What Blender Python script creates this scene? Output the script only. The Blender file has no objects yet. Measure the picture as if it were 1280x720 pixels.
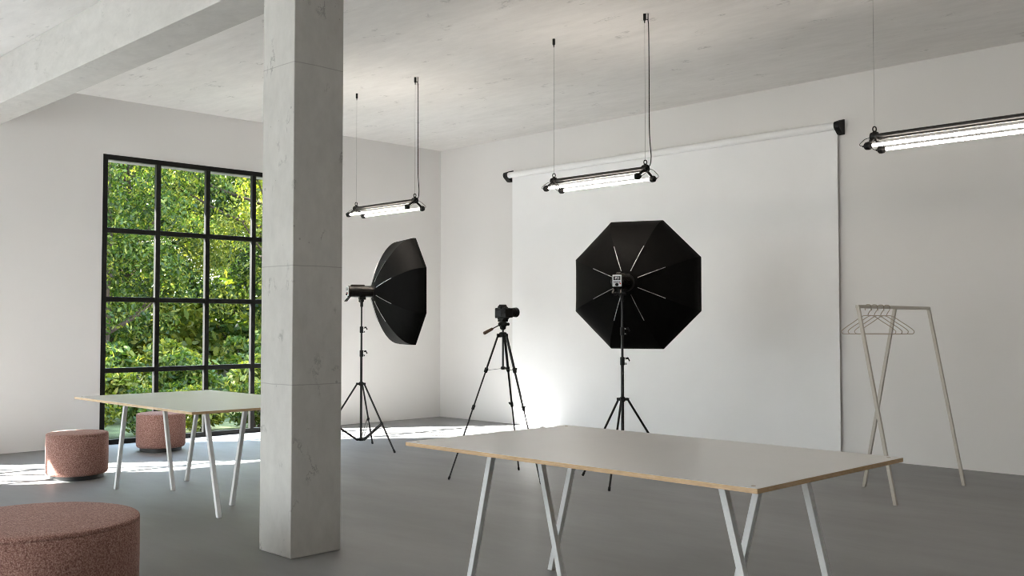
import bpy, bmesh, math, random
from mathutils import Vector, Matrix
random.seed(11)
PI = math.pi
scene = bpy.context.scene
COL = scene.collection

# ------------------------------------------------------------------ helpers
def V(*a):
    return Vector(a)

class MB:
    """collects shapes, then links them as ONE mesh object"""
    def __init__(self):
        self.bm = bmesh.new()

    def box(self, lo, hi):
        lo, hi = Vector(lo), Vector(hi)
        c, s = (lo + hi) / 2, hi - lo
        m = Matrix.Translation(c) @ Matrix.Diagonal((s.x, s.y, s.z, 1))
        bmesh.ops.create_cube(self.bm, size=1, matrix=m)
        return self

    def obox(self, mat, size):
        m = mat @ Matrix.Diagonal((size[0], size[1], size[2], 1))
        bmesh.ops.create_cube(self.bm, size=1, matrix=m)
        return self

    def bar(self, a, b, w, d, side=None, flat=False):
        """rectangular bar from a to b, w across `side`, d the other way; flat cuts the ends level"""
        a, b = Vector(a), Vector(b)
        t = (b - a).normalized()
        s = Vector(side) if side else (Vector((1, 0, 0)) if abs(t.x) < .9 else Vector((0, 1, 0)))
        s = (s - t * s.dot(t)).normalized()
        n = t.cross(s)
        rings = []
        for p in (a, b):
            r = []
            for i, j in ((-1, -1), (1, -1), (1, 1), (-1, 1)):
                q = p + s * (i * w / 2) + n * (j * d / 2)
                if flat and abs(t.z) > .1:
                    q = q - t * ((q.z - p.z) / t.z)
                r.append(self.bm.verts.new(q))
            rings.append(r)
        A, B = rings
        for k in range(4):
            self.bm.faces.new((A[k], A[(k + 1) % 4], B[(k + 1) % 4], B[k]))
        self.bm.faces.new(A[::-1])
        self.bm.faces.new(B)
        return self

    def tube(self, pts, r, n=10, closed=False, caps=True):
        pts = [Vector(p) for p in pts]
        N = len(pts)
        rs = r if isinstance(r, (list, tuple)) else [r] * N
        rings = []
        prev = None
        for i, p in enumerate(pts):
            if closed:
                t = (pts[(i + 1) % N] - pts[i - 1]).normalized()
            else:
                t = (pts[min(i + 1, N - 1)] - pts[max(i - 1, 0)]).normalized()
            if prev is None:
                u = t.orthogonal().normalized()
            else:
                u = (prev - t * prev.dot(t)).normalized()
            prev = u
            w = t.cross(u)
            rings.append([self.bm.verts.new(p + (u * math.cos(2 * PI * k / n) + w * math.sin(2 * PI * k / n)) * rs[i]) for k in range(n)])
        M = N if closed else N - 1
        for i in range(M):
            A, B = rings[i], rings[(i + 1) % N]
            for k in range(n):
                self.bm.faces.new((A[k], A[(k + 1) % n], B[(k + 1) % n], B[k]))
        if caps and not closed:
            self.bm.faces.new(rings[0][::-1])
            self.bm.faces.new(rings[-1])
        return self

    def cyl(self, a, b, r, n=24, r2=None):
        return self.tube([a, b], [r, r if r2 is None else r2], n)

    def lathe(self, origin, axis, prof, n=32, cap0=True, cap1=True):
        """prof = [(t, r)] along the axis"""
        o, ax = Vector(origin), Vector(axis).normalized()
        u = ax.orthogonal().normalized()
        w = ax.cross(u)
        rings = []
        for t, r in prof:
            rings.append([self.bm.verts.new(o + ax * t + (u * math.cos(2 * PI * k / n) + w * math.sin(2 * PI * k / n)) * max(r, 1e-5)) for k in range(n)])
        for A, B in zip(rings, rings[1:]):
            for k in range(n):
                self.bm.faces.new((A[k], A[(k + 1) % n], B[(k + 1) % n], B[k]))
        if cap0:
            self.bm.faces.new(rings[0][::-1])
        if cap1:
            self.bm.faces.new(rings[-1])
        return self

    def prism(self, poly, axis0, axis1):
        """poly: list of points (Vectors) extruded by the vector axis1 - axis0"""
        d = Vector(axis1) - Vector(axis0)
        A = [self.bm.verts.new(Vector(p)) for p in poly]
        B = [self.bm.verts.new(Vector(p) + d) for p in poly]
        n = len(A)
        self.bm.faces.new(A[::-1])
        self.bm.faces.new(B)
        for k in range(n):
            self.bm.faces.new((A[k], A[(k + 1) % n], B[(k + 1) % n], B[k]))
        return self

    def build(self, name, mat, parent=None, bevel=0, smooth=40, seg=2):
        bmesh.ops.recalc_face_normals(self.bm, faces=self.bm.faces)
        me = bpy.data.meshes.new(name)
        self.bm.to_mesh(me)
        self.bm.free()
        if smooth:
            me.shade_smooth()
            me.set_sharp_from_angle(angle=math.radians(smooth))
        me.materials.append(mat)
        o = bpy.data.objects.new(name, me)
        COL.objects.link(o)
        if parent:
            o.parent = parent
        if bevel:
            b = o.modifiers.new('bevel', 'BEVEL')
            b.width = bevel
            b.segments = seg
            b.limit_method = 'ANGLE'
            b.angle_limit = math.radians(50)
            b.harden_normals = True
        return o

def tag(o, label=None, cat=None, group=None, kind=None):
    if label: o['label'] = label
    if cat: o['category'] = cat
    if group: o['group'] = group
    if kind: o['kind'] = kind
    return o

def empty(name, loc=(0, 0, 0), rz=0, parent=None):
    o = bpy.data.objects.new(name, None)
    COL.objects.link(o)
    o.location = loc
    o.rotation_euler = (0, 0, rz)
    o.empty_display_size = .1
    if parent: o.parent = parent
    return o

def copy_tree(o, parent=None):
    c = o.copy()
    COL.objects.link(c)
    c.parent = parent
    for ch in list(o.children):
        copy_tree(ch, c)
    return c

def smooth_path(pts, n=8):
    """Catmull-Rom through the points"""
    P = [Vector(p) for p in pts]
    P = [P[0] * 2 - P[1]] + P + [P[-1] * 2 - P[-2]]
    out = []
    for i in range(1, len(P) - 2):
        a, b, c, d = P[i - 1:i + 3]
        for k in range(n):
            t = k / n
            out.append(.5 * ((2 * b) + (c - a) * t + (2 * a - 5 * b + 4 * c - d) * t * t + (3 * b - a - 3 * c + d) * t ** 3))
    out.append(P[-2])
    return out

# ------------------------------------------------------------------ materials
def new_mat(name):
    m = bpy.data.materials.new(name)
    m.use_nodes = True
    nt = m.node_tree
    return m, nt, nt.nodes['Principled BSDF']

def N(nt, typ, **kw):
    n = nt.nodes.new(typ)
    for k, v in kw.items():
        if k == 'inp':
            for a, b in v.items():
                n.inputs[a].default_value = b
        else:
            setattr(n, k, v)
    return n

def L(nt, a, b):
    nt.links.new(a, b)

def ramp(nt, fac, stops):
    r = N(nt, 'ShaderNodeValToRGB')
    e = r.color_ramp.elements
    while len(e) < len(stops):
        e.new(.5)
    for x, (p, c) in zip(e, stops):
        x.position = p
        x.color = (*c, 1) if len(c) == 3 else c
    L(nt, fac, r.inputs['Fac'])
    return r.outputs['Color']

def mix(nt, fac, a, b, mode='MIX'):
    m = N(nt, 'ShaderNodeMix', data_type='RGBA', blend_type=mode)
    for s, v in ((m.inputs['Factor'], fac), (m.inputs['A'], a), (m.inputs['B'], b)):
        if hasattr(v, 'is_linked'):
            L(nt, v, s)
        elif isinstance(v, (int, float)):
            s.default_value = v
        else:
            s.default_value = (*v, 1)
    return m.outputs['Result']

def coords(nt, scale=(1, 1, 1), kind='Object'):
    tc = N(nt, 'ShaderNodeTexCoord')
    mp = N(nt, 'ShaderNodeMapping')
    mp.inputs['Scale'].default_value = scale
    L(nt, tc.outputs[kind], mp.inputs['Vector'])
    return mp.outputs['Vector']

def noise(nt, vec, scale, detail=6, rough=.6, dist=0):
    n = N(nt, 'ShaderNodeTexNoise')
    n.inputs['Scale'].default_value = scale
    n.inputs['Detail'].default_value = detail
    n.inputs['Roughness'].default_value = rough
    n.inputs['Distortion'].default_value = dist
    L(nt, vec, n.inputs['Vector'])
    return n.outputs['Fac']

def bump(nt, bsdf, h, strength=.2, dist=.01):
    b = N(nt, 'ShaderNodeBump')
    b.inputs['Strength'].default_value = strength
    b.inputs['Distance'].default_value = dist
    L(nt, h, b.inputs['Height'])
    L(nt, b.outputs['Normal'], bsdf.inputs['Normal'])

def math_(nt, op, a, b=None, c=None, clamp=False):
    m = N(nt, 'ShaderNodeMath', operation=op, use_clamp=clamp)
    for i, v in enumerate((a, b, c)):
        if v is None: continue
        if hasattr(v, 'is_linked'):
            L(nt, v, m.inputs[i])
        else:
            m.inputs[i].default_value = v
    return m.outputs[0]

def simple(name, col, rough=.5, metal=0, spec=.5, nscale=0, namt=.1, bumps=0):
    m, nt, b = new_mat(name)
    b.inputs['Base Color'].default_value = (*col, 1)
    b.inputs['Roughness'].default_value = rough
    b.inputs['Metallic'].default_value = metal
    b.inputs['Specular IOR Level'].default_value = spec
    if nscale:
        v = coords(nt)
        f = noise(nt, v, nscale, 4)
        lo = tuple(c * (1 - namt) for c in col)
        hi = tuple(min(1, c * (1 + namt)) for c in col)
        L(nt, ramp(nt, f, [(.3, lo), (.7, hi)]), b.inputs['Base Color'])
        if bumps:
            bump(nt, b, f, bumps, .002)
    return m

def mat_plaster():
    m, nt, b = new_mat('white_plaster')
    v = coords(nt)
    f = noise(nt, v, .7, 5, .55)
    L(nt, ramp(nt, f, [(.3, (.72, .705, .692)), (.7, (.75, .735, .723))]), b.inputs['Base Color'])
    b.inputs['Roughness'].default_value = .75
    b.inputs['Specular IOR Level'].default_value = .25
    bump(nt, b, noise(nt, v, 60, 4), .03, .003)
    return m

def mat_concrete(name, stretch=(1, 1, 1), base=(.50, .485, .455), dark=(.39, .375, .35), crack=.6, joints=None, light=None, pit=1.0):
    m, nt, b = new_mat(name)
    light = light or tuple(min(1, c * 1.18) for c in base)
    v = coords(nt, stretch)
    v1 = coords(nt)
    big = noise(nt, v, 1.1, 8, .62, .3)
    col = ramp(nt, big, [(.28, dark), (.5, base), (.74, light)])
    fine = noise(nt, v, 9, 8, .7)
    col = mix(nt, .45, col, ramp(nt, fine, [(.3, tuple(c * .86 for c in base)), (.7, light)]))
    # short wandering dark marks
    wv = N(nt, 'ShaderNodeTexVoronoi', feature='DISTANCE_TO_EDGE')
    wv.inputs['Scale'].default_value = 4.2
    jit = N(nt, 'ShaderNodeTexNoise')
    jit.inputs['Scale'].default_value = 5.5
    jit.inputs['Detail'].default_value = 7
    jit.inputs['Roughness'].default_value = .65
    L(nt, v, jit.inputs['Vector'])
    add = N(nt, 'ShaderNodeMix', data_type='VECTOR')
    add.inputs['Factor'].default_value = .38
    L(nt, v, add.inputs['A'])
    L(nt, jit.outputs['Color'], add.inputs['B'])
    L(nt, add.outputs['Result'], wv.inputs['Vector'])
    wid = math_(nt, 'MULTIPLY', noise(nt, v, 11, 3), .05)
    line = math_(nt, 'LESS_THAN', wv.outputs['Distance'], wid)
    where = noise(nt, v1, 4.6, 3, .5)
    gate = ramp(nt, where, [(.585, (0, 0, 0)), (.66, (1, 1, 1))])
    k = math_(nt, 'MULTIPLY', line, gate)
    k = math_(nt, 'MULTIPLY', k, crack)
    col = mix(nt, k, col, tuple(c * .45 for c in dark))
    # air pits
    pv = N(nt, 'ShaderNodeTexVoronoi')
    pv.inputs['Scale'].default_value = 13
    L(nt, v1, pv.inputs['Vector'])
    pg = noise(nt, v1, 2.6, 2)
    pits = math_(nt, 'LESS_THAN', pv.outputs['Distance'], math_(nt, 'MULTIPLY', math_(nt, 'SUBTRACT', pg, .47), .55 * pit))
    col = mix(nt, math_(nt, 'MULTIPLY', pits, .5), col, tuple(c * .5 for c in dark))
    h = math_(nt, 'SUBTRACT', math_(nt, 'MULTIPLY', fine, .35), math_(nt, 'ADD', math_(nt, 'MULTIPLY', pits, .5), math_(nt, 'MULTIPLY', k, .5)))
    if joints:
        sx = N(nt, 'ShaderNodeSeparateXYZ')
        L(nt, v1, sx.inputs[0])
        wob = math_(nt, 'MULTIPLY', math_(nt, 'SUBTRACT', noise(nt, v1, 5, 3), .5), .012)
        z = math_(nt, 'ADD', sx.outputs['Z'], wob)
        tot = None
        for j in joints:
            q = math_(nt, 'LESS_THAN', math_(nt, 'ABSOLUTE', math_(nt, 'SUBTRACT', z, j)), .0028)
            tot = q if tot is None else math_(nt, 'MAXIMUM', tot, q)
        col = mix(nt, math_(nt, 'MULTIPLY', tot, .45), col, tuple(c * .55 for c in dark))
        h = math_(nt, 'SUBTRACT', h, tot)
    L(nt, col, b.inputs['Base Color'])
    b.inputs['Roughness'].default_value = .8
    b.inputs['Specular IOR Level'].default_value = .3
    bump(nt, b, h, .25, .006)
    return m

def mat_floor():
    m, nt, b = new_mat('grey_polished_concrete')
    v = coords(nt, (.45, 1.3, 1))
    big = noise(nt, v, .55, 8, .6, .6)
    col = ramp(nt, big, [(.3, (.18, .178, .178)), (.7, (.232, .23, .231))])
    fine = noise(nt, v, 3.2, 8, .65, .4)
    col = mix(nt, .35, col, ramp(nt, fine, [(.3, (.172, .170, .170)), (.7, (.245, .243, .244))]))
    L(nt, col, b.inputs['Base Color'])
    L(nt, ramp(nt, noise(nt, v, 1.3, 6, .6), [(.3, (.42, .42, .42)), (.7, (.54, .54, .54))]), b.inputs['Roughness'])
    b.inputs['Specular IOR Level'].default_value = .34
    wv = coords(nt, (.5, 1.6, 1))
    bump(nt, b, noise(nt, wv, 2.2, 5, .55, .8), .12, .012)
    return m

def mat_fabric(name, c1, c2, c3):
    m, nt, b = new_mat(name)
    v = coords(nt)
    sp = mix(nt, .6, noise(nt, v, 95, 2, .6), noise(nt, v, 190, 2, .6))
    big = noise(nt, v, 5, 3)
    col = ramp(nt, sp, [(.37, c1), (.5, c2), (.63, c3)])
    col = mix(nt, math_(nt, 'MULTIPLY', big, .25), col, tuple(x * .8 for x in c2))
    L(nt, col, b.inputs['Base Color'])
    b.inputs['Roughness'].default_value = .95
    b.inputs['Specular IOR Level'].default_value = .15
    b.inputs['Sheen Weight'].default_value = .06
    b.inputs['Sheen Roughness'].default_value = .5
    bump(nt, b, sp, .5, .004)
    return m

def mat_wood(name):
    m, nt, b = new_mat(name)
    v = coords(nt, (2, 2, 160))
    f = noise(nt, v, 1.6, 5, .6)
    v2 = coords(nt, (22, 22, 60))
    g = noise(nt, v2, 1.2, 6, .6)
    col = ramp(nt, f, [(.3, (.42, .27, .14)), (.55, (.60, .41, .235)), (.75, (.68, .49, .29))])
    col = mix(nt, .4, col, ramp(nt, g, [(.3, (.40, .25, .13)), (.7, (.66, .47, .28))]))
    L(nt, col, b.inputs['Base Color'])
    b.inputs['Roughness'].default_value = .5
    return m

def mat_softbox():
    m, nt, b = new_mat('black_nylon')
    v = coords(nt)
    f = noise(nt, v, 9, 5, .6, 1.2)
    L(nt, ramp(nt, f, [(.3, (.0022, .0021, .002)), (.7, (.0042, .0038, .0034))]), b.inputs['Base Color'])
    b.inputs['Roughness'].default_value = .6
    b.inputs['Specular IOR Level'].default_value = .07
    bump(nt, b, f, .25, .01)
    return m

def mat_glass():
    m, nt, b = new_mat('window_glass')
    nt.nodes.remove(b)
    out = nt.nodes['Material Output']
    tr = N(nt, 'ShaderNodeBsdfTransparent')
    tr.inputs['Color'].default_value = (.97, .985, .975, 1)
    gl = N(nt, 'ShaderNodeBsdfGlossy')
    gl.inputs['Roughness'].default_value = .02
    lw = N(nt, 'ShaderNodeLayerWeight')
    lw.inputs['Blend'].default_value = .5
    fr = math_(nt, 'MULTIPLY_ADD', math_(nt, 'POWER', lw.outputs['Facing'], 5), .5, .003)
    mx = N(nt, 'ShaderNodeMixShader')
    L(nt, fr, mx.inputs[0])
    L(nt, tr.outputs[0], mx.inputs[1])
    L(nt, gl.outputs[0], mx.inputs[2])
    L(nt, mx.outputs[0], out.inputs['Surface'])
    return m

def mat_emit(name, col, strength):
    m, nt, b = new_mat(name)
    b.inputs['Base Color'].default_value = (.9, .9, .88, 1)
    b.inputs['Emission Color'].default_value = (*col, 1)
    b.inputs['Emission Strength'].default_value = strength
    return m

def mat_leaf(name, stops, trans=.5):
    m, nt, b = new_mat(name)
    nt.nodes.remove(b)
    out = nt.nodes['Material Output']
    g = N(nt, 'ShaderNodeNewGeometry')
    col = ramp(nt, g.outputs['Random Per Island'], stops)
    d = N(nt, 'ShaderNodeBsdfDiffuse')
    t = N(nt, 'ShaderNodeBsdfTranslucent')
    L(nt, col, d.inputs['Color'])
    warm = mix(nt, 1.0, col, (1.15, 1.05, .42), 'MULTIPLY')
    L(nt, warm, t.inputs['Color'])
    mx = N(nt, 'ShaderNodeMixShader')
    mx.inputs[0].default_value = trans
    L(nt, d.outputs[0], mx.inputs[1])
    L(nt, t.outputs[0], mx.inputs[2])
    gl = N(nt, 'ShaderNodeBsdfGlossy')
    gl.inputs['Roughness'].default_value = .42
    m2 = N(nt, 'ShaderNodeMixShader')
    m2.inputs[0].default_value = .012
    L(nt, mx.outputs[0], m2.inputs[1])
    L(nt, gl.outputs[0], m2.inputs[2])
    L(nt, m2.outputs[0], out.inputs['Surface'])
    return m

PLASTER = mat_plaster()
CEIL = mat_concrete('ceiling_concrete', (.35, 1.2, 1), (.79, .77, .75), (.67, .65, .63), .4, light=(.86, .84, .82), pit=.3)
BEAMC = mat_concrete('beam_concrete', (.7, 1, 1.5), (.56, .545, .52), (.47, .455, .43), .25, pit=.6)
PILLC = mat_concrete('pillar_concrete', (1.3, 1.3, .7), (.53, .517, .493), (.435, .425, .405), .5, joints=(.997, 1.694, 2.890), pit=1.0)
FLOOR = mat_floor()
BLACKF = simple('black_window_paint', (.005, .005, .0045), .45, 0, .25, 8, .15)
GLASS = mat_glass()
TRIMG = simple('grey_lintel_paint', (.20, .195, .185), .7, 0, .3, 6, .1)
BLACK = simple('black_metal', (.004, .004, .004), .4, .0, .28, 30, .15)
BLACKM = simple('matte_black_plastic', (.005, .005, .005), .55, 0, .25, 40, .2, .1)
SATIN = simple('satin_black_tube', (.0055, .0052, .005), .3, .0, .4, 25, .15)
CHROME = simple('bright_steel', (.75, .75, .75), .25, 1, .5, 40, .05)
RODM = simple('grey_steel_rod', (.50, .50, .50), .35, 1, .5, 40, .05)
STEEL = simple('thin_steel_wire', (.34, .33, .32), .4, .8, .5, 40, .1)
WHITEP = simple('light_grey_powder_coat', (.70, .705, .71), .42, 0, .5, 60, .03)
RACKP = simple('warm_grey_powder_coat', (.50, .465, .415), .45, 0, .5, 60, .03)
LAMIN = simple('pale_grey_laminate', (.72, .70, .68), .3, 0, .5, 3, .02)
WOOD = mat_wood('oak_ply_edge')
PAPER = simple('white_screen_fabric', (.86, .86, .865), .8, 0, .2, 2, .012)
FAB = mat_fabric('dusty_pink_tweed', (.155, .072, .057), (.315, .165, .133), (.49, .31, .265))
PLINTH = simple('black_plinth', (.016, .016, .016), .45, 0, .5, 20, .15)
NYLON = mat_softbox()
DIFFUSER = simple('white_diffuser_cloth', (.8, .8, .8), .9, 0, .2, 12, .03)
TUBE = mat_emit('lit_fluorescent_tube', (1, .89, .775), 15)
LABELW = simple('white_control_panel', (.75, .76, .78), .4, 0, .5, 30, .05)
DARKSC = simple('dark_display', (.008, .008, .011), .4, 0, .2, 20, .2)
REDK = simple('red_knob', (.5, .03, .02), .4, 0, .5, 20, .1)
BROWNGRIP = simple('brown_grip_rubber', (.09, .045, .025), .5, 0, .4, 60, .2)
LENSG = simple('lens_glass', (.01, .01, .02), .05, 0, .8, 20, .2)
BARK = simple('tree_bark', (.03, .022, .015), .9, 0, .2, 9, .4, .5)
GROUND = simple('dark_soil_ground', (.035, .042, .018), .95, 0, .1, 3, .5)
BOUNCE_PATIO = simple('grey_paving', (.30, .29, .275), .8, 0, .3, 3, .06)
LEAF1 = mat_leaf('mid_green_leaves', [(.0, (0.0130, 0.0305, 0.0065)), (.45, (0.0326, 0.0631, 0.0109)), (.8, (0.0706, 0.1000, 0.0153)), (1, (0.1414, 0.1522, 0.0326))])
LEAF2 = mat_leaf('yellow_green_leaves', [(.0, (0.0271, 0.0489, 0.0088)), (.4, (0.0706, 0.0979, 0.0153)), (.8, (0.1305, 0.1467, 0.0217)), (1, (0.2175, 0.2175, 0.0544))])
LEAF3 = mat_leaf('dark_green_leaves', [(.0, (0.0065, 0.0153, 0.0054)), (.5, (0.0153, 0.0326, 0.0088)), (.85, (0.0326, 0.0544, 0.0109)), (1, (0.0653, 0.0870, 0.0217))])

# ------------------------------------------------------------------ the room
H = 3.90
XR, YF = 13.5, -16.0
def struct(o, label, cat):
    return tag(o, label, cat, kind='structure')

struct(MB().box((-.3, YF - .3, -.2), (XR + .3, .3, 0)).build('floor', FLOOR, smooth=0), 'grey polished concrete floor of the studio', 'floor')
struct(MB().box((-.3, YF - .3, H), (XR + .3, .3, H + .25)).build('ceiling', CEIL, smooth=0), 'pale board-marked concrete ceiling', 'ceiling')
struct(MB().box((-.25, 0, 0), (XR + .25, .25, H)).build('wall_back', PLASTER, smooth=0), 'white plaster wall behind the pull-down screen', 'wall')
struct(MB().box((XR, YF, 0), (XR + .25, 0, H)).build('wall_right', PLASTER, smooth=0), 'white plaster wall on the far side from the windows', 'wall')
FWINS = [(2.4, 4.956), (5.8, 8.356)]  # unseen front windows, added to throw fill light towards the screen
w = MB()
x = -.25
for a, b in FWINS:
    w.box((x, YF - .25, 0), (a, YF, H))
    w.box((a, YF - .25, 3.266), (b, YF, H))
    x = b
w.box((x, YF - .25, 0), (XR + .25, YF, H))
struct(w.build('wall_front', PLASTER, smooth=0), 'white plaster wall facing the screen wall', 'wall')

WH = 3.266
WINS = [(-4.977, -2.421), (-10.03, -7.474), (-15.083, -12.527)]  # third opening is unseen, added to let in more light
w = MB()
y = 0.0
for a, b in WINS:
    w.box((-.25, b, 0), (0, y, H))
    w.box((-.25, a, WH), (0, b, H))
    y = a
w.box((-.25, YF, 0), (0, y, H))
struct(w.build('wall_left', PLASTER, smooth=0), 'white plaster wall with the tall black-framed windows', 'wall')
struct(MB().box((-.55, YF, WH), (-.25, .2, H)).build('trim_1', TRIMG, smooth=0), 'grey outside lintel band above the windows', 'trim')

def make_window(i, loc, rz, hw, label):
    W = empty('window_%d' % i, loc, rz)
    struct(W, label, 'window')
    fw = .055
    x0, x1 = -.048, .006
    f = MB()
    f.box((x0, -hw, 0), (x1, -hw + fw, WH)).box((x0, hw - fw, 0), (x1, hw, WH))
    f.box((x0, -hw + fw, 0), (x1, hw - fw, fw)).box((x0, -hw + fw, WH - fw), (x1, hw - fw, WH))
    f.build('window_frame', BLACKF, W, bevel=.003)
    l = MB()
    for sy in (-1, 1):
        l.box((-.252, min(sy * hw, sy * (hw - .006)), 0), (-.046, max(sy * hw, sy * (hw - .006)), WH))
    l.box((-.252, -hw, WH - .006), (-.046, hw, WH)).box((-.252, -hw, -.002), (-.046, hw, .006))
    l.build('frame_lining', BLACKF, W)
    ys = [-hw + fw / 2 + k * (2 * hw - fw) / 4 for k in range(5)]
    zs = [.828, 1.631, 2.412]
    for yy in ys[1:4]:
        MB().box((x0, yy - .028, fw), (x1 - .004, yy + .028, WH - fw)).build('vertical_bar', BLACKF, W, bevel=.003)
    for zz in zs:
        m = MB()
        for p, q in zip(ys, ys[1:]):
            m.box((x0 + .006, p + .0275, zz - .028), (x1 - .006, q - .0275, zz + .028))
        m.build('horizontal_bar', BLACKF, W, bevel=.003)
    g = MB()
    zz = [fw - .028] + zs + [WH - fw + .028]
    for p, q in zip(ys, ys[1:]):
        for s, t in zip(zz, zz[1:]):
            g.box((-.030, p + .026, s + .026), (-.024, q - .026, t - .026))
    g.build('glass', GLASS, W, smooth=0)
hw_ = 1.278
make_window(1, (0, -3.699, 0), 0, hw_, 'tall black-framed grid window behind the distant table')
make_window(2, (0, -8.752, 0), 0, hw_, 'tall black grid window beside the first, outside the picture')
make_window(3, (0, -13.805, 0), 0, hw_, 'assumed window added for more light, furthest along the wall, outside the picture')
make_window(4, (3.678, YF, 0), PI / 2, hw_, 'unseen window added for fill light in the wall facing the screen, closer to the corner')
make_window(5, (7.078, YF, 0), PI / 2, hw_, 'unseen window added for fill light in the wall facing the screen, further from the corner')

PX0, PX1, PY0, PY1 = 5.816, 6.163, -6.394, -6.047
struct(MB().box((PX0, PY0, 0), (PX1, PY1, 3.452)).build('pillar', PILLC, bevel=.006), 'square grey concrete pillar standing between the two tables', 'pillar')
struct(MB().box((0, PY0, 3.45), (XR, PY1, H)).build('beam', BEAMC, bevel=.006), 'concrete ceiling beam resting on the pillar', 'beam')

# ------------------------------------------------------------------ pull-down screen
scr = empty('pull_down_screen', (3.915, 0, 3.37))
tag(scr, 'wide white pull-down screen hanging from a roller on the back wall', 'screen', kind='thing')
def sc(x, y, z): return (x - 3.915, y, z - 3.37)
RY, RZ = -.086, 3.372
MB().cyl(sc(1.53, RY, RZ), sc(6.295, RY, RZ), .04, 32).build('roller', PAPER, scr)
s_ = MB()
s_.box(sc(1.552, -.0475, .012), sc(6.283, -.0455, RZ))
s_.box(sc(1.552, -.054, .008), sc(6.283, -.040, .03))
s_.build('screen_sheet', PAPER, scr, smooth=0)
for xa, xb in ((1.455, 1.53), (6.285, 6.345)):
    prof = [(-.002, .075), (-.002, -.085), (-.055, -.085), (-.125, -.03), (-.136, -.008), (-.136, .018), (-.122, .036)]
    poly = [Vector(sc(xa, p, RZ + q)) for p, q in prof]
    MB().prism(poly, (0, 0, 0), (xb - xa, 0, 0)).build('wall_bracket', BLACKM, scr, bevel=.004)

# ------------------------------------------------------------------ tables
def make_table():
    T = empty('trestle_table')
    Lx, Ly, TZ, TH = 2.012, 1.194, .762, .019
    top = MB().box((-Lx / 2 + .001, -Ly / 2 + .001, TZ - .0012), (Lx / 2 - .001, Ly / 2 - .001, TZ)).build('tabletop', LAMIN, T, smooth=0)
    tag(top, 'pale grey laminate top')
    e = MB().box((-Lx / 2, -Ly / 2, TZ - TH), (Lx / 2, Ly / 2, TZ - .0010)).build('edge_board', WOOD, top, bevel=.0012)
    tag(e, 'oak plywood core and edge')
    for sx in (-1, 1):
        for sy in (-1, 1):
            MB().lathe((sx * (Lx / 2 - .045), sy * (Ly / 2 - .045), TZ - .001), (0, 0, 1), [(0, .009), (.0018, .009), (.0022, .008)], 20).build('screw_cap', WOODCAP, top)
    zb = TZ - TH
    for sx in (-1, 1):
        R = MB().box((sx * .664 - .016, -.332, zb - .03), (sx * .664 + .016, .332, zb)).build('trestle', WHITEP, T, bevel=.003)
        for sy in (-1, 1):
            MB().bar((sx * .664, sy * .316, zb - .002), (sx * .853, sy * .307, 0), .031, .031, (0, 1, 0), True).build('leg', WHITEP, R, bevel=.003)
        MB().bar((sx * .664, 0, zb - .002), (sx * .475, 0, 0), .031, .031, (0, 1, 0), True).build('leg', WHITEP, R, bevel=.003)
    return T
WOODCAP = simple('beige_screw_cap', (.42, .33, .24), .5, 0, .5, 40, .1)
t1 = make_table()
t1.location = (8.231, -5.807, 0)
tag(t1, 'large pale table with oak edge on white splayed legs, right of the pillar', 'table', 'trestle tables')
t2 = copy_tree(t1)
t2.location = (3.886, -5.768, 0)
tag(t2, 'pale trestle table in front of the window, half hidden by the pillar', 'table', 'trestle tables')

# ------------------------------------------------------------------ poufs
def make_pouf(r, h, loc, label):
    P = empty('pouf', loc)
    tag(P, label, 'pouf', 'round pink poufs')
    z0 = .034
    MB().lathe((0, 0, 0), (0, 0, 1), [(0, r - .042), (.004, r - .038), (z0 + .004, r - .038)], 64).build('plinth', PLINTH, P)
    MB().lathe((0, 0, 0), (0, 0, 1), [(z0, r - .05), (z0 + .004, r - .025), (z0 + .012, r - .010), (z0 + .028, r - .002), (z0 + .05, r), (h * .5, r + .001), (h - .026, r), (h - .022, r - .004)], 96).build('padded_side', FAB, P, smooth=60)
    pr = [(h - .026, r - .006), (h - .021, r - .0005), (h - .014, r), (h - .007, r - .003), (h - .002, r - .010), (h + .001, r - .022)]
    for k in range(1, 9):
        q = k / 8
        pr.append((h + .001 + .006 * (1 - (1 - q) ** 2), (r - .022) * (1 - q) + .001))
    MB().lathe((0, 0, 0), (0, 0, 1), pr, 96, cap0=True, cap1=True).build('seat_top', FAB, P, smooth=60)
    return P
make_pouf(.256, .398, (2.182, -6.063, 0), 'small pink tweed pouf sitting in the sun patch by the white wall')
make_pouf(.252, .398, (.858, -4.667, 0), 'small pink tweed pouf close against the window, behind the table legs')
make_pouf(.476, .40, (6.035, -7.752, 0), 'wide low pink tweed pouf nearest the camera, cut off by the corner')

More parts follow.
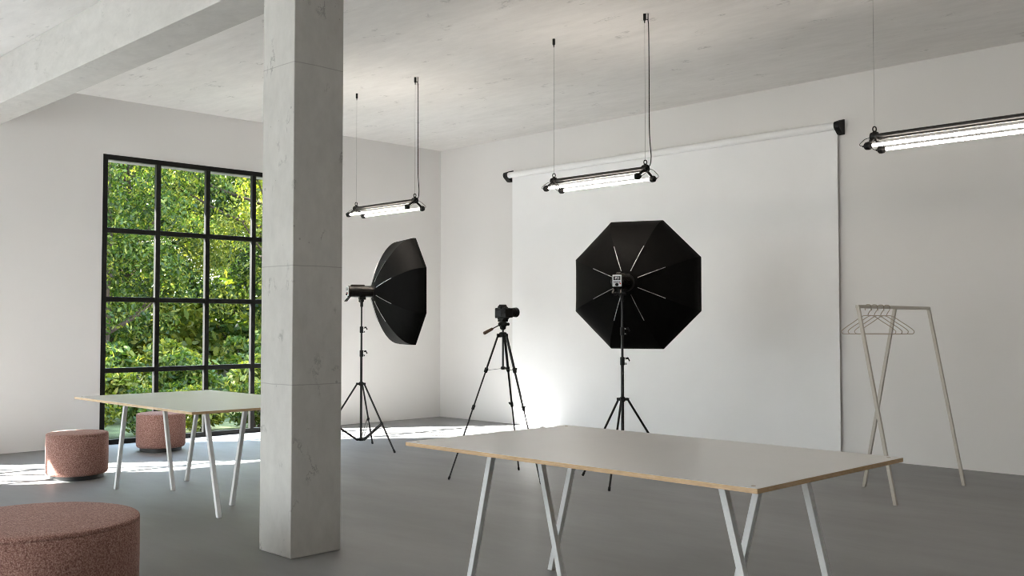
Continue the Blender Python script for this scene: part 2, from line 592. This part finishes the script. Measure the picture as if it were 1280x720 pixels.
# ------------------------------------------------------------------ light stands
def make_stand(pole, feet, label, yaw):
    S = empty('light_stand', (*pole, 0))
    tag(S, label, 'light stand', 'black light stands')
    fl = [Vector((f[0] - pole[0], f[1] - pole[1], 0)) for f in feet]
    MB().cyl((0, 0, .10), (0, 0, 1.05), .0135, 20).build('lower_pole', SATIN, S)
    MB().cyl((0, 0, 1.0), (0, 0, 1.30), .0108, 20).build('middle_pole', SATIN, S)
    MB().cyl((0, 0, 1.25), (0, 0, 1.56), .0085, 20).lathe((0, 0, 1.54), (0, 0, 1), [(0, .0085), (.008, .011), (.03, .011), (.04, .008)], 20).build('upper_pole', SATIN, S)
    dirv = Vector((math.cos(yaw), math.sin(yaw), 0))
    nor = Vector((-dirv.y, dirv.x, 0))
    for zc in (1.035, 1.29):
        c = MB().lathe((0, 0, zc - .035), (0, 0, 1), [(0, .017), (.004, .019), (.066, .019), (.07, .016)], 20)
        for dz in (-.022, .022):
            c.bar(Vector((0, 0, zc + dz)), Vector((0, 0, zc + dz)) + dirv * .036, .016, .02, (0, 0, 1))
        c.build('clamp_collar', BLACKM, S, bevel=.001)
        cc = S.children[-1]
        kp = Vector((0, 0, zc + .022)) + dirv * .036
        MB().bar(kp, kp + dirv * .014 + Vector((0, 0, .006)), .016, .008, (0, 0, 1)).bar(kp + dirv * .012 + Vector((0, 0, .008)), kp + dirv * .026 + Vector((0, 0, -.022)), .012, .010, nor).build('clamp_lever', BLACKM, cc, bevel=.001)
        for dz in (-.022, .022):
            p = Vector((0, 0, zc + dz)) + dirv * .026
            MB().cyl(p - nor * .0105, p + nor * .0105, .0055, 12).build('bolt', CHROME, cc)
    sp = MB().lathe((0, 0, .69), (0, 0, 1), [(0, .018), (.004, .022), (.036, .022), (.04, .018)], 24)
    for f in fl:
        d = f.normalized()
        t = Vector((-d.y, d.x, 0))
        for s in (-1, 1):
            sp.bar(d * .015 + t * (s * .012) + V(0, 0, .710), d * .055 + t * (s * .012) + V(0, 0, .710), .022, .004, (0, 0, 1))
    sp.build('spider', BLACKM, S)
    lc = MB().lathe((0, 0, .098), (0, 0, 1), [(0, .016), (.004, .019), (.03, .019), (.034, .015)], 24)
    for f in fl:
        d = f.normalized()
        t = Vector((-d.y, d.x, 0))
        for s in (-1, 1):
            lc.bar(d * .012 + t * (s * .011) + V(0, 0, .113), d * .05 + t * (s * .011) + V(0, 0, .113), .02, .004, (0, 0, 1))
    lc.build('lower_collar', BLACKM, S)
    for f in fl:
        d = f.normalized()
        a = d * .045 + V(0, 0, .710)
        b = f + V(0, 0, .012)
        lg = MB().cyl(a, b, .0095, 16).build('leg', SATIN, S)
        tdir = (b - a).normalized()
        MB().lathe(b - tdir * .03, tdir, [(0, .0098), (.002, .0115), (.03, .0115), (.0335, .009)], 16).build('rubber_foot', BLACKM, lg)
        k = .585
        q = a.lerp(b, k)
        t = Vector((-d.y, d.x, 0))
        MB().lathe(q - tdir * .014, tdir, [(0, .0135), (.028, .0135)], 16).build('leg_clip', BLACKM, lg)
        br = MB()
        for s in (-1, 1):
            br.bar(d * .045 + V(0, 0, .113) + t * (s * .013), q + t * (s * .013), .019, .003, (0, 0, 1))
        br.build('brace', SATIN, S)
    return S
P1, P2 = (5.752, -2.874), (2.367, -3.138)
make_stand(P1, [(5.269, -2.839), (5.964, -3.310), (6.024, -2.473)], 'black light stand under the softbox seen from behind, before the screen', .55)
make_stand(P2, [(2.055, -2.751), (2.859, -3.062), (2.188, -3.602)], 'black light stand under the side-on softbox, just right of the pillar', .75)

# ------------------------------------------------------------------ octagonal softboxes on flash heads
def make_softbox(loc, axis, label):
    """local +X is the aim axis, origin at the pole top"""
    B = empty('softbox', loc)
    tag(B, label, 'softbox', 'octagonal softboxes')
    q = Vector(axis).to_track_quat('X', 'Z')
    B.rotation_mode = 'QUATERNION'
    B.rotation_quaternion = q
    hz = .0
    # flash head
    hd = MB()
    hd.lathe((-.155, 0, hz), (1, 0, 0), [(0, .052), (.006, .060), (.05, .062), (.055, .060), (.06, .062), (.24, .062), (.27, .064), (.285, .064)], 32)
    hd.build('flash_head', HEADM, B, smooth=50)
    h = B.children[-1]
    MB().box((-.12, -.022, .056), (.03, .022, .075)).build('top_handle', HEADB, h, bevel=.008)
    pn = MB().box((-.162, -.040, -.047), (-.153, .040, .052)).build('control_panel', LABELW, h, bevel=.004)
    MB().box((-.1645, -.030, .008), (-.161, .030, .040)).build('display', DARKSC, pn, bevel=.001)
    m = MB()
    for z0, z1, y0, y1 in ((.022, .034, -.020, -.016), (.014, .018, -.020, .0), (.030, .034, -.010, .010), (.018, .031, -.002, .003), (.014, .034, .010, .016)):
        m.box((-.1652, y0, z0), (-.1640, y1, z1))
    m.build('display_digits', LABELW, pn, smooth=0)
    m = MB()
    for yy in (-.024, -.008, .008, .024):
        m.box((-.1645, yy - .005, -.012), (-.161, yy + .005, -.004))
    m.build('buttons', BLACKM, pn, bevel=.001)
    MB().lathe((-.161, .0, -.030), (-1, 0, 0), [(0, .014), (.010, .013), (.012, .010)], 20).build('dial', BLACKM, pn)
    MB().lathe((-.161, -.030, -.022), (-1, 0, 0), [(0, .006), (.006, .006), (.008, .004)], 14).build('test_button', REDK, pn)
    for s in (-1, 1):
        MB().bar((-.125, s * .03, -.045), (-.178, s * .034, -.108), .016, .012, (0, 1, 0)).build('grip_prong', HEADM, h, bevel=.003)
    # tilt bracket down to the pole
    tb = MB()
    tb.box((-.028, -.030, -.088), (.040, .030, -.056))
    tb.cyl((0, -.034, -.100), (0, .034, -.100), .017, 20)
    tb.cyl((0, 0, -.085), (0, 0, -.165), .0155, 20)
    tb.build('tilt_bracket', BLACKM, B, bevel=.002)
    MB().lathe((0, .030, -.100), (0, 1, 0), [(0, .010), (.014, .010), (.018, .016), (.034, .016), (.038, .012)], 16).build('tilt_knob', BLACKM, B.children[-1])
    # speed ring
    MB().lathe((.115, 0, 0), (1, 0, 0), [(0, .066), (.004, .078), (.03, .080), (.036, .070)], 40).build('speed_ring', BLACKM, B)
    # canopy: eight gores bowed along a curved rib
    Lb, R = .378, .622
    t0 = .128
    def rib(u):
        return t0 + Lb * u, .085 + (R - .085) * (math.sin(u * PI / 2) ** .80)
    bm = bmesh.new()
    K, S = 18, 5
    ang = [PI / 8 + k * PI / 4 for k in range(8)]
    def pt(u, k, s, off=0):
        x, r = rib(u)
        a0, a1 = ang[k % 8], ang[(k + 1) % 8]
        f = s / S
        # taut cloth between two ribs, drawn in a little at mid gore
        p = Vector((0, math.cos(a0), math.sin(a0))).lerp(Vector((0, math.cos(a1), math.sin(a1))), f)
        pull = 1 - .030 * math.sin(PI * f) * math.sin(PI * min(1, u)) 
        return Vector((x, p.y * (r + off) * pull, p.z * (r + off) * pull))
    outer, inner = {}, {}
    for i in range(K + 1):
        u = (i / K) ** 1.6
        for k in range(8):
            for s in range(S):
                outer[i, k * S + s] = bm.verts.new(pt(u, k, s))
                inner[i, k * S + s] = bm.verts.new(pt(u, k, s, -.004))
    M = 8 * S
    for i in range(K):
        for j in range(M):
            jn = (j + 1) % M
            bm.faces.new((outer[i, j], outer[i, jn], outer[i + 1, jn], outer[i + 1, j]))
            bm.faces.new((inner[i, j], inner[i + 1, j], inner[i + 1, jn], inner[i, jn]))
    for j in range(M):
        jn = (j + 1) % M
        bm.faces.new((outer[K, j], outer[K, jn], inner[K, jn], inner[K, j]))
        bm.faces.new((outer[0, j], inner[0, j], inner[0, jn], outer[0, jn]))
    mb = MB(); mb.bm.free(); mb.bm = bm
    can = mb.build('canopy', NYLON, B, smooth=14)
    # rim band
    rm = MB()
    xr = t0 + Lb
    for k in range(8):
        a0, a1 = ang[k], ang[(k + 1) % 8]
        rm.bar((xr + .012, math.cos(a0) * R, math.sin(a0) * R), (xr + .012, math.cos(a1) * R, math.sin(a1) * R), .030, .006, (1, 0, 0))
    rm.build('rim_band', NYLON, can)
    # diffuser cloth, set back in the rim
    bm = bmesh.new()
    vs = [bm.verts.new((xr - .006, math.cos(a) * (R - .008), math.sin(a) * (R - .008))) for a in ang]
    vb = [bm.verts.new((xr - .009, math.cos(a) * (R - .008), math.sin(a) * (R - .008))) for a in ang]
    bm.faces.new(vs); bm.faces.new(vb[::-1])
    for k in range(8):
        bm.faces.new((vs[k], vb[k], vb[(k + 1) % 8], vs[(k + 1) % 8]))
    mb = MB(); mb.bm.free(); mb.bm = bm
    tag(mb.build('diffuser', DIFFUSER, B, smooth=0), 'white diffuser cloth')
    # bright spring rods lying on the inner half of every seam
    for k in range(8):
        pts = []
        for i in range(9):
            u = .012 + (.27 - .012) * i / 8
            x, r = rib(u)
            pts.append((x - .004, math.cos(ang[k]) * (r + .004), math.sin(ang[k]) * (r + .004)))
        MB().tube(pts, .0032, 8).build('spring_rod', RODM, B)
    return B
HEADM = simple('gloss_black_housing', (.02, .018, .016), .25, .6, .5, 20, .2)
HEADB = simple('bronze_black_handle', (.045, .035, .028), .35, .3, .5, 30, .2)
make_softbox((P1[0], P1[1], 1.712), (-.402, .915, -.012), 'black octagonal softbox seen from behind with bright rods, before the screen')
make_softbox((P2[0], P2[1], 1.702), (.338, .941, .004), 'black octagonal softbox seen side-on, just right of the pillar')

# ------------------------------------------------------------------ camera tripod and camera
TP = (4.838, -3.41)
TFEET = [(4.583, -3.816), (4.613, -2.987), (5.316, -3.427)]
tr = empty('tripod', (*TP, 0))
tag(tr, 'slim black tripod carrying the camera, left of the screen', 'tripod')
MB().cyl((0, 0, .965), (0, 0, 1.345), .0085, 16).lathe((0, 0, .950), (0, 0, 1), [(0, .012), (.004, .018), (.02, .020), (.03, .012)], 16).build('centre_column', SATIN, tr)
m = MB().lathe((0, 0, 1.235), (0, 0, 1), [(0, .026), (.006, .034), (.03, .036), (.042, .030), (.046, .018)], 20)
for f in TFEET:
    d = Vector((f[0] - TP[0], f[1] - TP[1], 0)).normalized()
    m.bar(d * .02 + V(0, 0, 1.25), d * .055 + V(0, 0, 1.25), .032, .026, (0, 0, 1))
m.build('spider', BLACKM, tr, bevel=.003)
for f in TFEET:
    fv = Vector((f[0] - TP[0], f[1] - TP[1], .010))
    d = Vector((fv.x, fv.y, 0)).normalized()
    a = d * .045 + V(0, 0, 1.25)
    t = (fv - a).normalized()
    side = Vector((-d.y, d.x, 0))
    p1, p2 = a.lerp(fv, .245), a.lerp(fv, .505)
    lg = MB().bar(a, p1 + t * .01, .021, .015, side).build('leg', SATIN, tr, bevel=.003)
    MB().bar(p1, p2 + t * .01, .017, .012, side).build('middle_section', SATIN, lg, bevel=.003)
    MB().cyl(p2, fv, .0068, 12).build('lower_section', SATIN, lg)
    for p, r in ((p1, .0165), (p2, .0135)):
        MB().lathe(p - t * .022, t, [(0, r * .9), (.006, r), (.034, r), (.044, r * .8)], 14).bar(p + side * r, p + side * (r + .012) - t * .022, .012, .008, t).build('leg_lock', BLACKM, lg)
    MB().lathe(fv - t * .022, t, [(0, .006), (.004, .0095), (.022, .0095), (.030, .006)], 14).build('rubber_foot', BLACKM, lg)
    MB().bar(V(0, 0, .962), p1 - d * .008, .010, .003, side).build('spreader_arm', SATIN, tr)
hd = MB()
hd.lathe((0, 0, 1.300), (0, 0, 1), [(0, .014), (.01, .026), (.03, .028), (.036, .022)], 20)
hd.lathe((-.045, 0, 1.350), (1, 0, 0), [(0, .018), (.01, .022), (.075, .022), (.09, .015)], 20)
hd.box((-.030, -.035, 1.372), (.030, .035, 1.392))
hd.box((-.040, -.030, 1.392), (.040, .035, 1.404))
hd.build('pan_head', BLACKM, tr, bevel=.002)
ph = tr.children[-1]
MB().cyl((0, -.020, 1.352), (-.02, -.135, 1.300), .0048, 10).build('pan_handle', SATIN, ph)
MB().lathe((-.0155, -.108, 1.312), (-.02, -.115, -.052), [(0, .008), (.006, .0125), (.085, .0145), (.10, .0145), (.104, .011)], 16).build('handle_grip', BROWNGRIP, ph)
MB().lathe((.044, 0, 1.350), (1, 0, 0), [(0, .007), (.012, .007), (.014, .014), (.026, .014)], 16).build('lock_knob', BLACKM, ph)

cam_o = empty('camera', (TP[0], TP[1], 1.404))
tag(cam_o, 'black digital camera with a short thick lens, mounted on the tripod', 'camera')
body = MB()
prof = [(-.070, .0), (-.070, .082), (-.062, .090), (-.034, .093), (-.026, .108), (-.014, .120), (.014, .120), (.026, .108), (.034, .092), (.060, .090), (.070, .080), (.070, .0)]
body.prism([V(p, -.035, q) for p, q in prof], (0, 0, 0), (0, .062, 0))
body.build('camera_body', BLACKM, cam_o, bevel=.006, seg=3)
cb = cam_o.children[-1]
MB().prism([V(.040, .02, .004), V(.072, .02, .004), V(.072, .052, .004), V(.060, .062, .004), V(.044, .056, .004)], (0, 0, 0), (0, 0, .082)).build('hand_grip', BLACKM, cb, bevel=.006)
MB().box((-.048, -.0395, .016), (.020, -.034, .066)).build('rear_screen', DARKSC, cb, bevel=.002)
MB().box((-.020, -.046, .082), (.020, -.034, .106)).build('eyepiece', BLACKM, cb, bevel=.004)
MB().lathe((.048, -.004, .088), (0, 0, 1), [(0, .016), (.008, .016), (.010, .013)], 20).build('mode_dial', BLACKM, cb)
MB().lathe((.052, -.034, .052), (0, -1, 0), [(0, .012), (.004, .012), (.005, .009)], 20).build('rear_dial', BLACKM, cb)
lens = MB().lathe((-.008, .026, .052), (0, 1, 0), [(0, .034), (.012, .036), (.016, .038), (.050, .038), (.052, .036), (.058, .036), (.060, .039), (.100, .039), (.104, .036), (.108, .041), (.146, .044), (.150, .042), (.150, .037), (.120, .034)], 36, cap1=True)
lens.build('lens', BLACKM, cam_o, smooth=35)
ln = cam_o.children[-1]
MB().lathe((-.008, .140, .052), (0, 1, 0), [(0, .034), (.004, .028), (.007, .014), (.008, .001)], 28).build('front_glass', LENSG, ln)
MB().lathe((-.008, .079, .052), (0, 1, 0), [(0, .0385), (.001, .0402), (.016, .0402), (.017, .0385)], 48).build('focus_ring', BLACK, ln)

# ------------------------------------------------------------------ coat rack and hangers
rk = empty('coat_rack', (7.568, -1.606, 0))
tag(rk, 'slim beige three-legged clothes rail standing right of the screen', 'clothes rail')
sq = .026
MB().box((-sq / 2, -.652, 1.5 - sq), (sq / 2, .668, 1.5)).build('top_rail', RACKP, rk, bevel=.003)
for yy, fy in ((-.640, -.6465), (.656, .6465)):
    MB().bar((0, yy, 1.4995), (.282, fy, 0), sq, sq, (0, 1, 0), True).build('leg', RACKP, rk, bevel=.003)
MB().bar((0, .006, 1.476), (-.283, .006, 0), sq, sq, (0, 1, 0), True).build('leg', RACKP, rk, bevel=.003)

HG = simple('beige_hanger_wire', (.36, .31, .25), .4, .2, .5, 60, .05)
def make_hanger():
    r = .0032
    h = MB()
    pts = []
    # closed shoulder loop in the x-z plane; origin at the rail top (contact under the hook)
    zn, zb = -.077, -.222
    half = [(0, zn), (.030, zn - .001), (.060, zn - .012), (.12, zn - .051), (.17, zn - .082), (.203, zn - .105), (.2185, zn - .119), (.2220, zn - .129), (.2150, zb + .005), (.198, zb), (.10, zb), (0, zb)]
    P = [V(x, 0, z) for x, z in half] + [V(-x, 0, z) for x, z in half[-2:0:-1]]
    full = smooth_path(P + [P[0]], 4)[:-1]
    h.tube(full, r, 8, closed=True)
    o = h.build('clothes_hanger', HG)
    # hook: stem up to the rail, arch over it, tip down the other side
    hk = [V(0, 0, zn), V(.002, 0, -.064), V(.012, 0, -.048), V(.024, 0, -.030), V(.0265, 0, -.010), V(.020, 0, .004), V(.008, 0, .0085), V(-.008, 0, .0085), V(-.019, 0, .003), V(-.024, 0, -.010), V(-.024, 0, -.026), V(-.0225, 0, -.036)]
    MB().tube(smooth_path(hk, 4), r, 8).build('hook', HG, o)
    return o
hg = make_hanger()
hl = ['beige wire hanger closest to the near leg of the clothes rail', 'second beige wire hanger from the near end of the rail', 'third beige wire hanger from the near end of the rail', 'beige wire hanger nearest the middle leg of the clothes rail']
for i, yy in enumerate((-2.075, -1.966, -1.856, -1.748)):
    o = hg if i == 0 else copy_tree(hg)
    o.location = (7.568, yy, 1.4955)
    tag(o, hl[i], 'hanger', 'wire hangers on the clothes rail')

# ------------------------------------------------------------------ hanging tube lamps
def make_lamp():
    """origin on the ceiling above the middle of the fixture"""
    A = empty('tube_lamp')
    hx, zp, zt = .510, -1.278, -1.353
    MB().cyl((-hx, 0, zp), (hx, 0, zp), .020, 28).build('spine_tube', SATIN, A)
    MB().box((-hx + .03, -.010, zp - .024), (hx - .03, .010, zp - .012)).build('lower_rail', SATIN, A, bevel=.002)
    for sx in (-1, 1):
        X = sx * hx
        hb = MB().lathe((X - .028, 0, zp), (1, 0, 0), [(0, .022), (.006, .031), (.05, .031), (.056, .022)], 24)
        hb.lathe((X, 0, zp + .018), (0, 0, 1), [(0, .020), (.016, .014), (.022, .009)], 18)
        hub = hb.build('end_hub', BLACKM, A)
        ring = [V(X + .0, math.cos(a) * .0115 * 1.0, zp + .052 + math.sin(a) * .017) for a in [2 * PI * k / 20 for k in range(20)]]
        if True:
            ring = [V(X + math.cos(a) * .0085, math.cos(a) * .0085, zp + .052 + math.sin(a) * .017) for a in [2 * PI * k / 20 for k in range(20)]]
        MB().tube(ring, .0045, 8, closed=True).build('eye_ring', BLACK, hub)
        for sy in (-1, 1):
            arm = MB().tube(smooth_path([V(X, sy * .012, zp - .010), V(X, sy * .055, zp - .038), V(X, sy * .088, zt + .014)], 4), .0105, 12).build('arm', BLACKM, A)
            ye = sy * .100
            MB().lathe((X + sx * .026, ye, zt), (-sx, 0, 0), [(0, .010), (.003, .018), (.012, .026), (.030, .028), (.042, .026), (.050, .0155), (.058, .0125)], 24).build('socket', BLACKM, arm)
            MB().lathe((X + sx * .024, ye, zt), (sx, 0, 0), [(0, .008), (.012, .006), (.016, .004)], 12).build('cable_gland', BLACKM, arm)
            w = [V(X + sx * .030, sy * .004, zp - .004), V(X + sx * .052, sy * .030, zp - .014), V(X + sx * .066, sy * .070, zp - .044), V(X + sx * .060, sy * .096, zt + .012), V(X + sx * .038, ye, zt)]
            MB().tube(smooth_path(w, 6), .0022, 6).build('socket_wire', BLACK, A)
        MB().cyl((X, 0, zp + .066), (X, 0, -.06), .0014, 6).build('hanging_wire', STEEL, A)
        MB().lathe((X, 0, 0), (0, 0, -1), [(0, .0125), (.050, .0125), (.054, .010), (.056, .005), (.074, .0045), (.076, .002)], 18).build('ceiling_cup', BLACK, A)
    for sy in (-1, 1):
        MB().lathe((-hx + .028, sy * .100, zt), (1, 0, 0), [(0, .0104), (2 * hx - .056, .0104)], 24).build('light_tube', TUBE, A)
    cord = [V(hx + .026, .012, 0), V(hx + .026, .012, -.06), V(hx + .030, .014, -.12), V(hx + .032, .014, -.5), V(hx + .032, .014, -.95), V(hx + .040, .016, -1.10), V(hx + .046, .018, -1.18), V(hx + .040, .014, -1.245), V(hx + .020, .006, -1.272)]
    MB().tube(smooth_path(cord, 5), .0042, 8).build('power_cord', BLACKM, A)
    MB().tube([V(hx + .008, .004, -.050), V(hx + .024, .011, -.050)], .003, 6).build('cord_clip', BLACKM, A)
    return A
lp = make_lamp()
ll = ['lit black tube lamp hanging beside the pillar, before the window wall', 'lit black tube lamp hanging in front of the screen', 'lit black tube lamp above the clothes rail, running out of the picture']
for i, xx in enumerate((2.674, 5.650, 8.622)):
    o = lp if i == 0 else copy_tree(lp)
    o.location = (xx, -3.070, H)
    tag(o, ll[i], 'lamp', 'hanging tube lamps')

# ------------------------------------------------------------------ outside: ground and trees
struct(MB().box((-90, -60, -.5), (-.56, 90, -.25)).build('ground', GROUND, smooth=0), 'dark soil outside the windows', 'ground')

struct(MB().box((-8.5, -17, -.3), (-.56, -6.6, -.06)).build('bounce_patio', BOUNCE_PATIO, smooth=0), 'unseen, added grey patio outside the windows', 'bounce_patio')  # out-of-view paving added to bounce sunlight up to the ceiling

def leaf_mesh(name, clusters, per, size, mat, seed):
    rnd = random.Random(seed)
    verts, faces = [], []
    for c, cr in clusters:
        for _ in range(per):
            while True:
                p = Vector((rnd.uniform(-1, 1), rnd.uniform(-1, 1), rnd.uniform(-1, 1)))
                if p.length < 1: break
            p = c + Vector((p.x * cr, p.y * cr, p.z * cr * .6))
            s = size * rnd.uniform(.6, 1.3)
            n = Vector((rnd.gauss(0, .6), rnd.gauss(0, .6), rnd.gauss(.5, .5))).normalized()
            u = n.orthogonal().normalized()
            u.rotate(Matrix.Rotation(rnd.uniform(0, 2 * PI), 3, n))
            v = n.cross(u)
            k = len(verts)
            verts += [p - u * s, p - u * s * .25 + v * s * .42 + n * s * .08, p + u * s * .4 + v * s * .34 + n * s * .05, p + u * s, p + u * s * .4 - v * s * .34 + n * s * .05, p - u * s * .25 - v * s * .42 + n * s * .08]
            faces.append((k, k + 1, k + 2, k + 3, k + 4, k + 5))
    me = bpy.data.meshes.new(name)
    me.from_pydata([tuple(x) for x in verts], [], faces)
    me.materials.append(mat)
    return me

def crown_clusters(seed, n, rx, z0, z1, cr):
    rnd = random.Random(seed)
    out = []
    while len(out) < n:
        q = Vector((rnd.uniform(-1, 1), rnd.uniform(-1, 1), rnd.uniform(-1, 1)))
        if not .35 < q.length < 1: continue
        k = 1 - .35 * max(0, q.z)
        out.append((Vector((q.x * rx * k, q.y * rx * k, (z0 + z1) / 2 + q.z * (z1 - z0) / 2)), cr * rnd.uniform(.7, 1.25)))
    return out

def make_tree(seed, height, rx, mat, n=85, per=90, size=.13):
    T = empty('tree')
    rnd = random.Random(seed)
    cl = crown_clusters(seed, n, rx, height * .12, height, .62)
    tb = MB()
    pts = [V(0, 0, -.3)]
    for k in range(1, 6):
        pts.append(V(rnd.uniform(-.12, .12), rnd.uniform(-.12, .12), height * .17 * k))
    tb.tube(smooth_path(pts, 4), [.16 - .006 * i for i in range(len(smooth_path(pts, 4)))], 10)
    trunk = tb.build('trunk', BARK, T)
    bb = MB()
    for c, r in cl[::6]:
        a = V(0, 0, max(.6, min(height * .75, c.z - .9)))
        mid = a.lerp(c, .5) + V(0, 0, -.1)
        bb.tube(smooth_path([a, mid, c], 3), [.045, .04, .035, .03, .025, .02, .015], 6)
    bb.build('branches', BARK, trunk)
    fo = bpy.data.objects.new('foliage', leaf_mesh('foliage', cl, per, size, mat, seed + 1))
    COL.objects.link(fo)
    fo.parent = T
    return T

def make_shrub(seed, h, r, mat, n=26, per=110, size=.085):
    S = empty('shrub')
    cl = crown_clusters(seed, n, r, .15, h, .38)
    bb = MB()
    for c, q in cl[::3]:
        bb.tube(smooth_path([V(0, 0, -.3), c * .5 + V(0, 0, -.05), c], 3), [.03, .028, .024, .02, .016, .012, .008], 6)
    bb.build('stems', BARK, S)
    fo = bpy.data.objects.new('foliage', leaf_mesh('foliage', cl, per, size, mat, seed + 1))
    COL.objects.link(fo)
    fo.parent = S
    return S

protos = [make_tree(31, 9.0, 2.6, LEAF1, 140, 280, .053), make_tree(47, 9.5, 2.7, LEAF2, 130, 270, .053), make_tree(59, 9.0, 2.6, LEAF3, 150, 200, .068)]
tl = ['mid green leafy tree outside the window', 'pale yellow-green leafy tree outside the window', 'dark green leafy tree outside the window']
spots = [  # x, y, kind, turn, scale
    (-9.6, -.9, 0, 1.3, .95), (-10.4, 3.6, 1, 2.0, 1.0), (-9.8, -5.3, 1, 1.2, .95), (-9.6, -10.0, 0, 3.2, 1.0), (-10.8, 8.4, 0, 2.6, 1.0), (-11.5, 13.2, 2, 1.0, .95), (-9.8, -14.6, 2, 1.0, .95), (-10.0, -19.0, 2, 2.0, .95), (-10.4, -23.3, 2, 4.0, .95), (-10.2, -27.6, 2, 5.0, .95), (-11.0, -32.0, 2, 3.0, 1.0),  # near row; the unseen ones left of view were added to block sky light
    (-16.0, 2.2, 2, .9, 1.05), (-16.5, 7.2, 2, 2.7, 1.05), (-15.5, -3.4, 2, 5.1, 1.05), (-16.0, -9.0, 2, 4.1, 1.05),
    (-24.0, 6.4, 1, 3.3, 1.1), (-24.5, 12.2, 0, 1.7, 1.1), (-24.0, .2, 0, 4.2, 1.1),
    (-34.0, 10.4, 2, 2.2, 1.3), (-34.0, 17.5, 0, .2, 1.25), (-33.0, 3.2, 1, 2.2, 1.2),
    (-45.0, 15.5, 2, 1.2, 1.4), (-45.0, 23.5, 2, 3.6, 1.4), (-44.0, 7.5, 0, 2.6, 1.4),
]
used = set()
for (x, y, k, a, s) in spots:
    o = protos[k] if k not in used else copy_tree(protos[k])
    used.add(k)
    o.location = (x, y, -.25)
    o.rotation_euler.z = a
    o.scale = (s, s, s * 1.18) if x > -12 else (s, s, s)  # near row stretched taller to block more sky light
    tag(o, tl[k], 'tree', ['mid green trees outside', 'yellow-green trees outside', 'dark green trees outside'][k])
sp_ = [make_shrub(71, 1.7, .9, LEAF1), make_shrub(83, 1.4, .8, LEAF2)]
sl = ['mid green shrub growing low outside the window', 'yellow-green shrub growing low outside the window']
used = set()
for i, (x, y, k, s) in enumerate([(-2.6, -4.9, 0, .42), (-2.9, -4.05, 1, .45), (-2.6, -3.2, 0, .42), (-2.8, -2.35, 1, .45), (-2.6, -1.5, 0, .42), (-2.9, -.65, 1, .45), (-2.7, .2, 0, .42),
                                 (-5.0, -3.0, 1, .7), (-4.9, -1.5, 0, .65), (-5.0, .0, 1, .7), (-5.1, 1.5, 0, .7), (-5.0, -4.6, 0, .7),
                                 (-7.2, -2.2, 0, .8), (-7.3, -.6, 1, .85), (-7.2, 1.2, 0, .85), (-7.3, 3.0, 1, .85),
                                 (-12.8, -2.4, 1, 1.5), (-12.6, -.2, 0, 1.55), (-12.9, 2.1, 1, 1.6), (-12.8, 4.6, 0, 1.6), (-13.0, 7.0, 1, 1.6),
                                 (-19.6, 2.0, 0, 2.2), (-19.8, 5.2, 1, 2.3), (-20.0, 8.6, 0, 2.3), (-20.2, 11.8, 1, 2.3)]):
    o = sp_[k] if k not in used else copy_tree(sp_[k])
    used.add(k)
    o.location = (x, y, -.25)
    o.rotation_euler.z = i * 1.3
    o.scale = (s, s, s)
    tag(o, sl[k], 'shrub', ['mid green shrubs outside', 'yellow-green shrubs outside'][k])

# ------------------------------------------------------------------ light
def world():
    w = bpy.data.worlds.new('sky')
    scene.world = w
    w.use_nodes = True
    nt = w.node_tree
    bg = nt.nodes['Background']
    tc = N(nt, 'ShaderNodeTexCoord')
    sx = N(nt, 'ShaderNodeSeparateXYZ')
    L(nt, tc.outputs['Generated'], sx.inputs[0])
    col = ramp(nt, sx.outputs['Z'], [(0, (1.0, 1.0, 1.0)), (.2, (.88, .94, 1.0)), (.6, (.62, .78, 1.0)), (1, (.48, .69, 1.0))])
    L(nt, col, bg.inputs['Color'])
    lum = ramp(nt, sx.outputs['Z'], [(0, (.42, .42, .42)), (.14, (.55, .55, .55)), (.34, (.8, .8, .8)), (1, (.8, .8, .8))])
    L(nt, math_(nt, 'MULTIPLY', lum, SKY), bg.inputs['Strength'])
SKY = 5.8
SUN = 29
world()
sd = Vector((1, 1.40, -1.12)).normalized()
sl_ = bpy.data.lights.new('sun', 'SUN')
sl_.energy = SUN
sl_.angle = math.radians(.6)
sl_.color = (1, .965, .925)
so = bpy.data.objects.new('sun', sl_)
so.rotation_mode = 'QUATERNION'
so.rotation_quaternion = sd.to_track_quat('-Z', 'Y')
so.location = (-10, -14, 12)
COL.objects.link(so)

# ------------------------------------------------------------------ camera
c = bpy.data.cameras.new('view')
c.sensor_width = 36
c.lens = 1250.2 / 1280 * 36
c.clip_end = 300
co = bpy.data.objects.new('view', c)
co.location = (11.1858, -9.5623, 1.352)
co.rotation_euler = (PI / 2 + math.radians(2.0611), 0, math.radians(45.3764))
COL.objects.link(co)
scene.camera = co

vs = scene.view_settings
vs.view_transform = 'Standard'
vs.look = 'None'
vs.gamma = 1
vs.exposure = 2.09
vs.use_curve_mapping = False
cy = scene.cycles
cy.use_denoising = True
cy.filter_width = 1.0
cy.max_bounces = 10
cy.diffuse_bounces = 6
cy.transparent_max_bounces = 16
cy.caustics_reflective = False
cy.caustics_refractive = False
cy.sample_clamp_indirect = 6
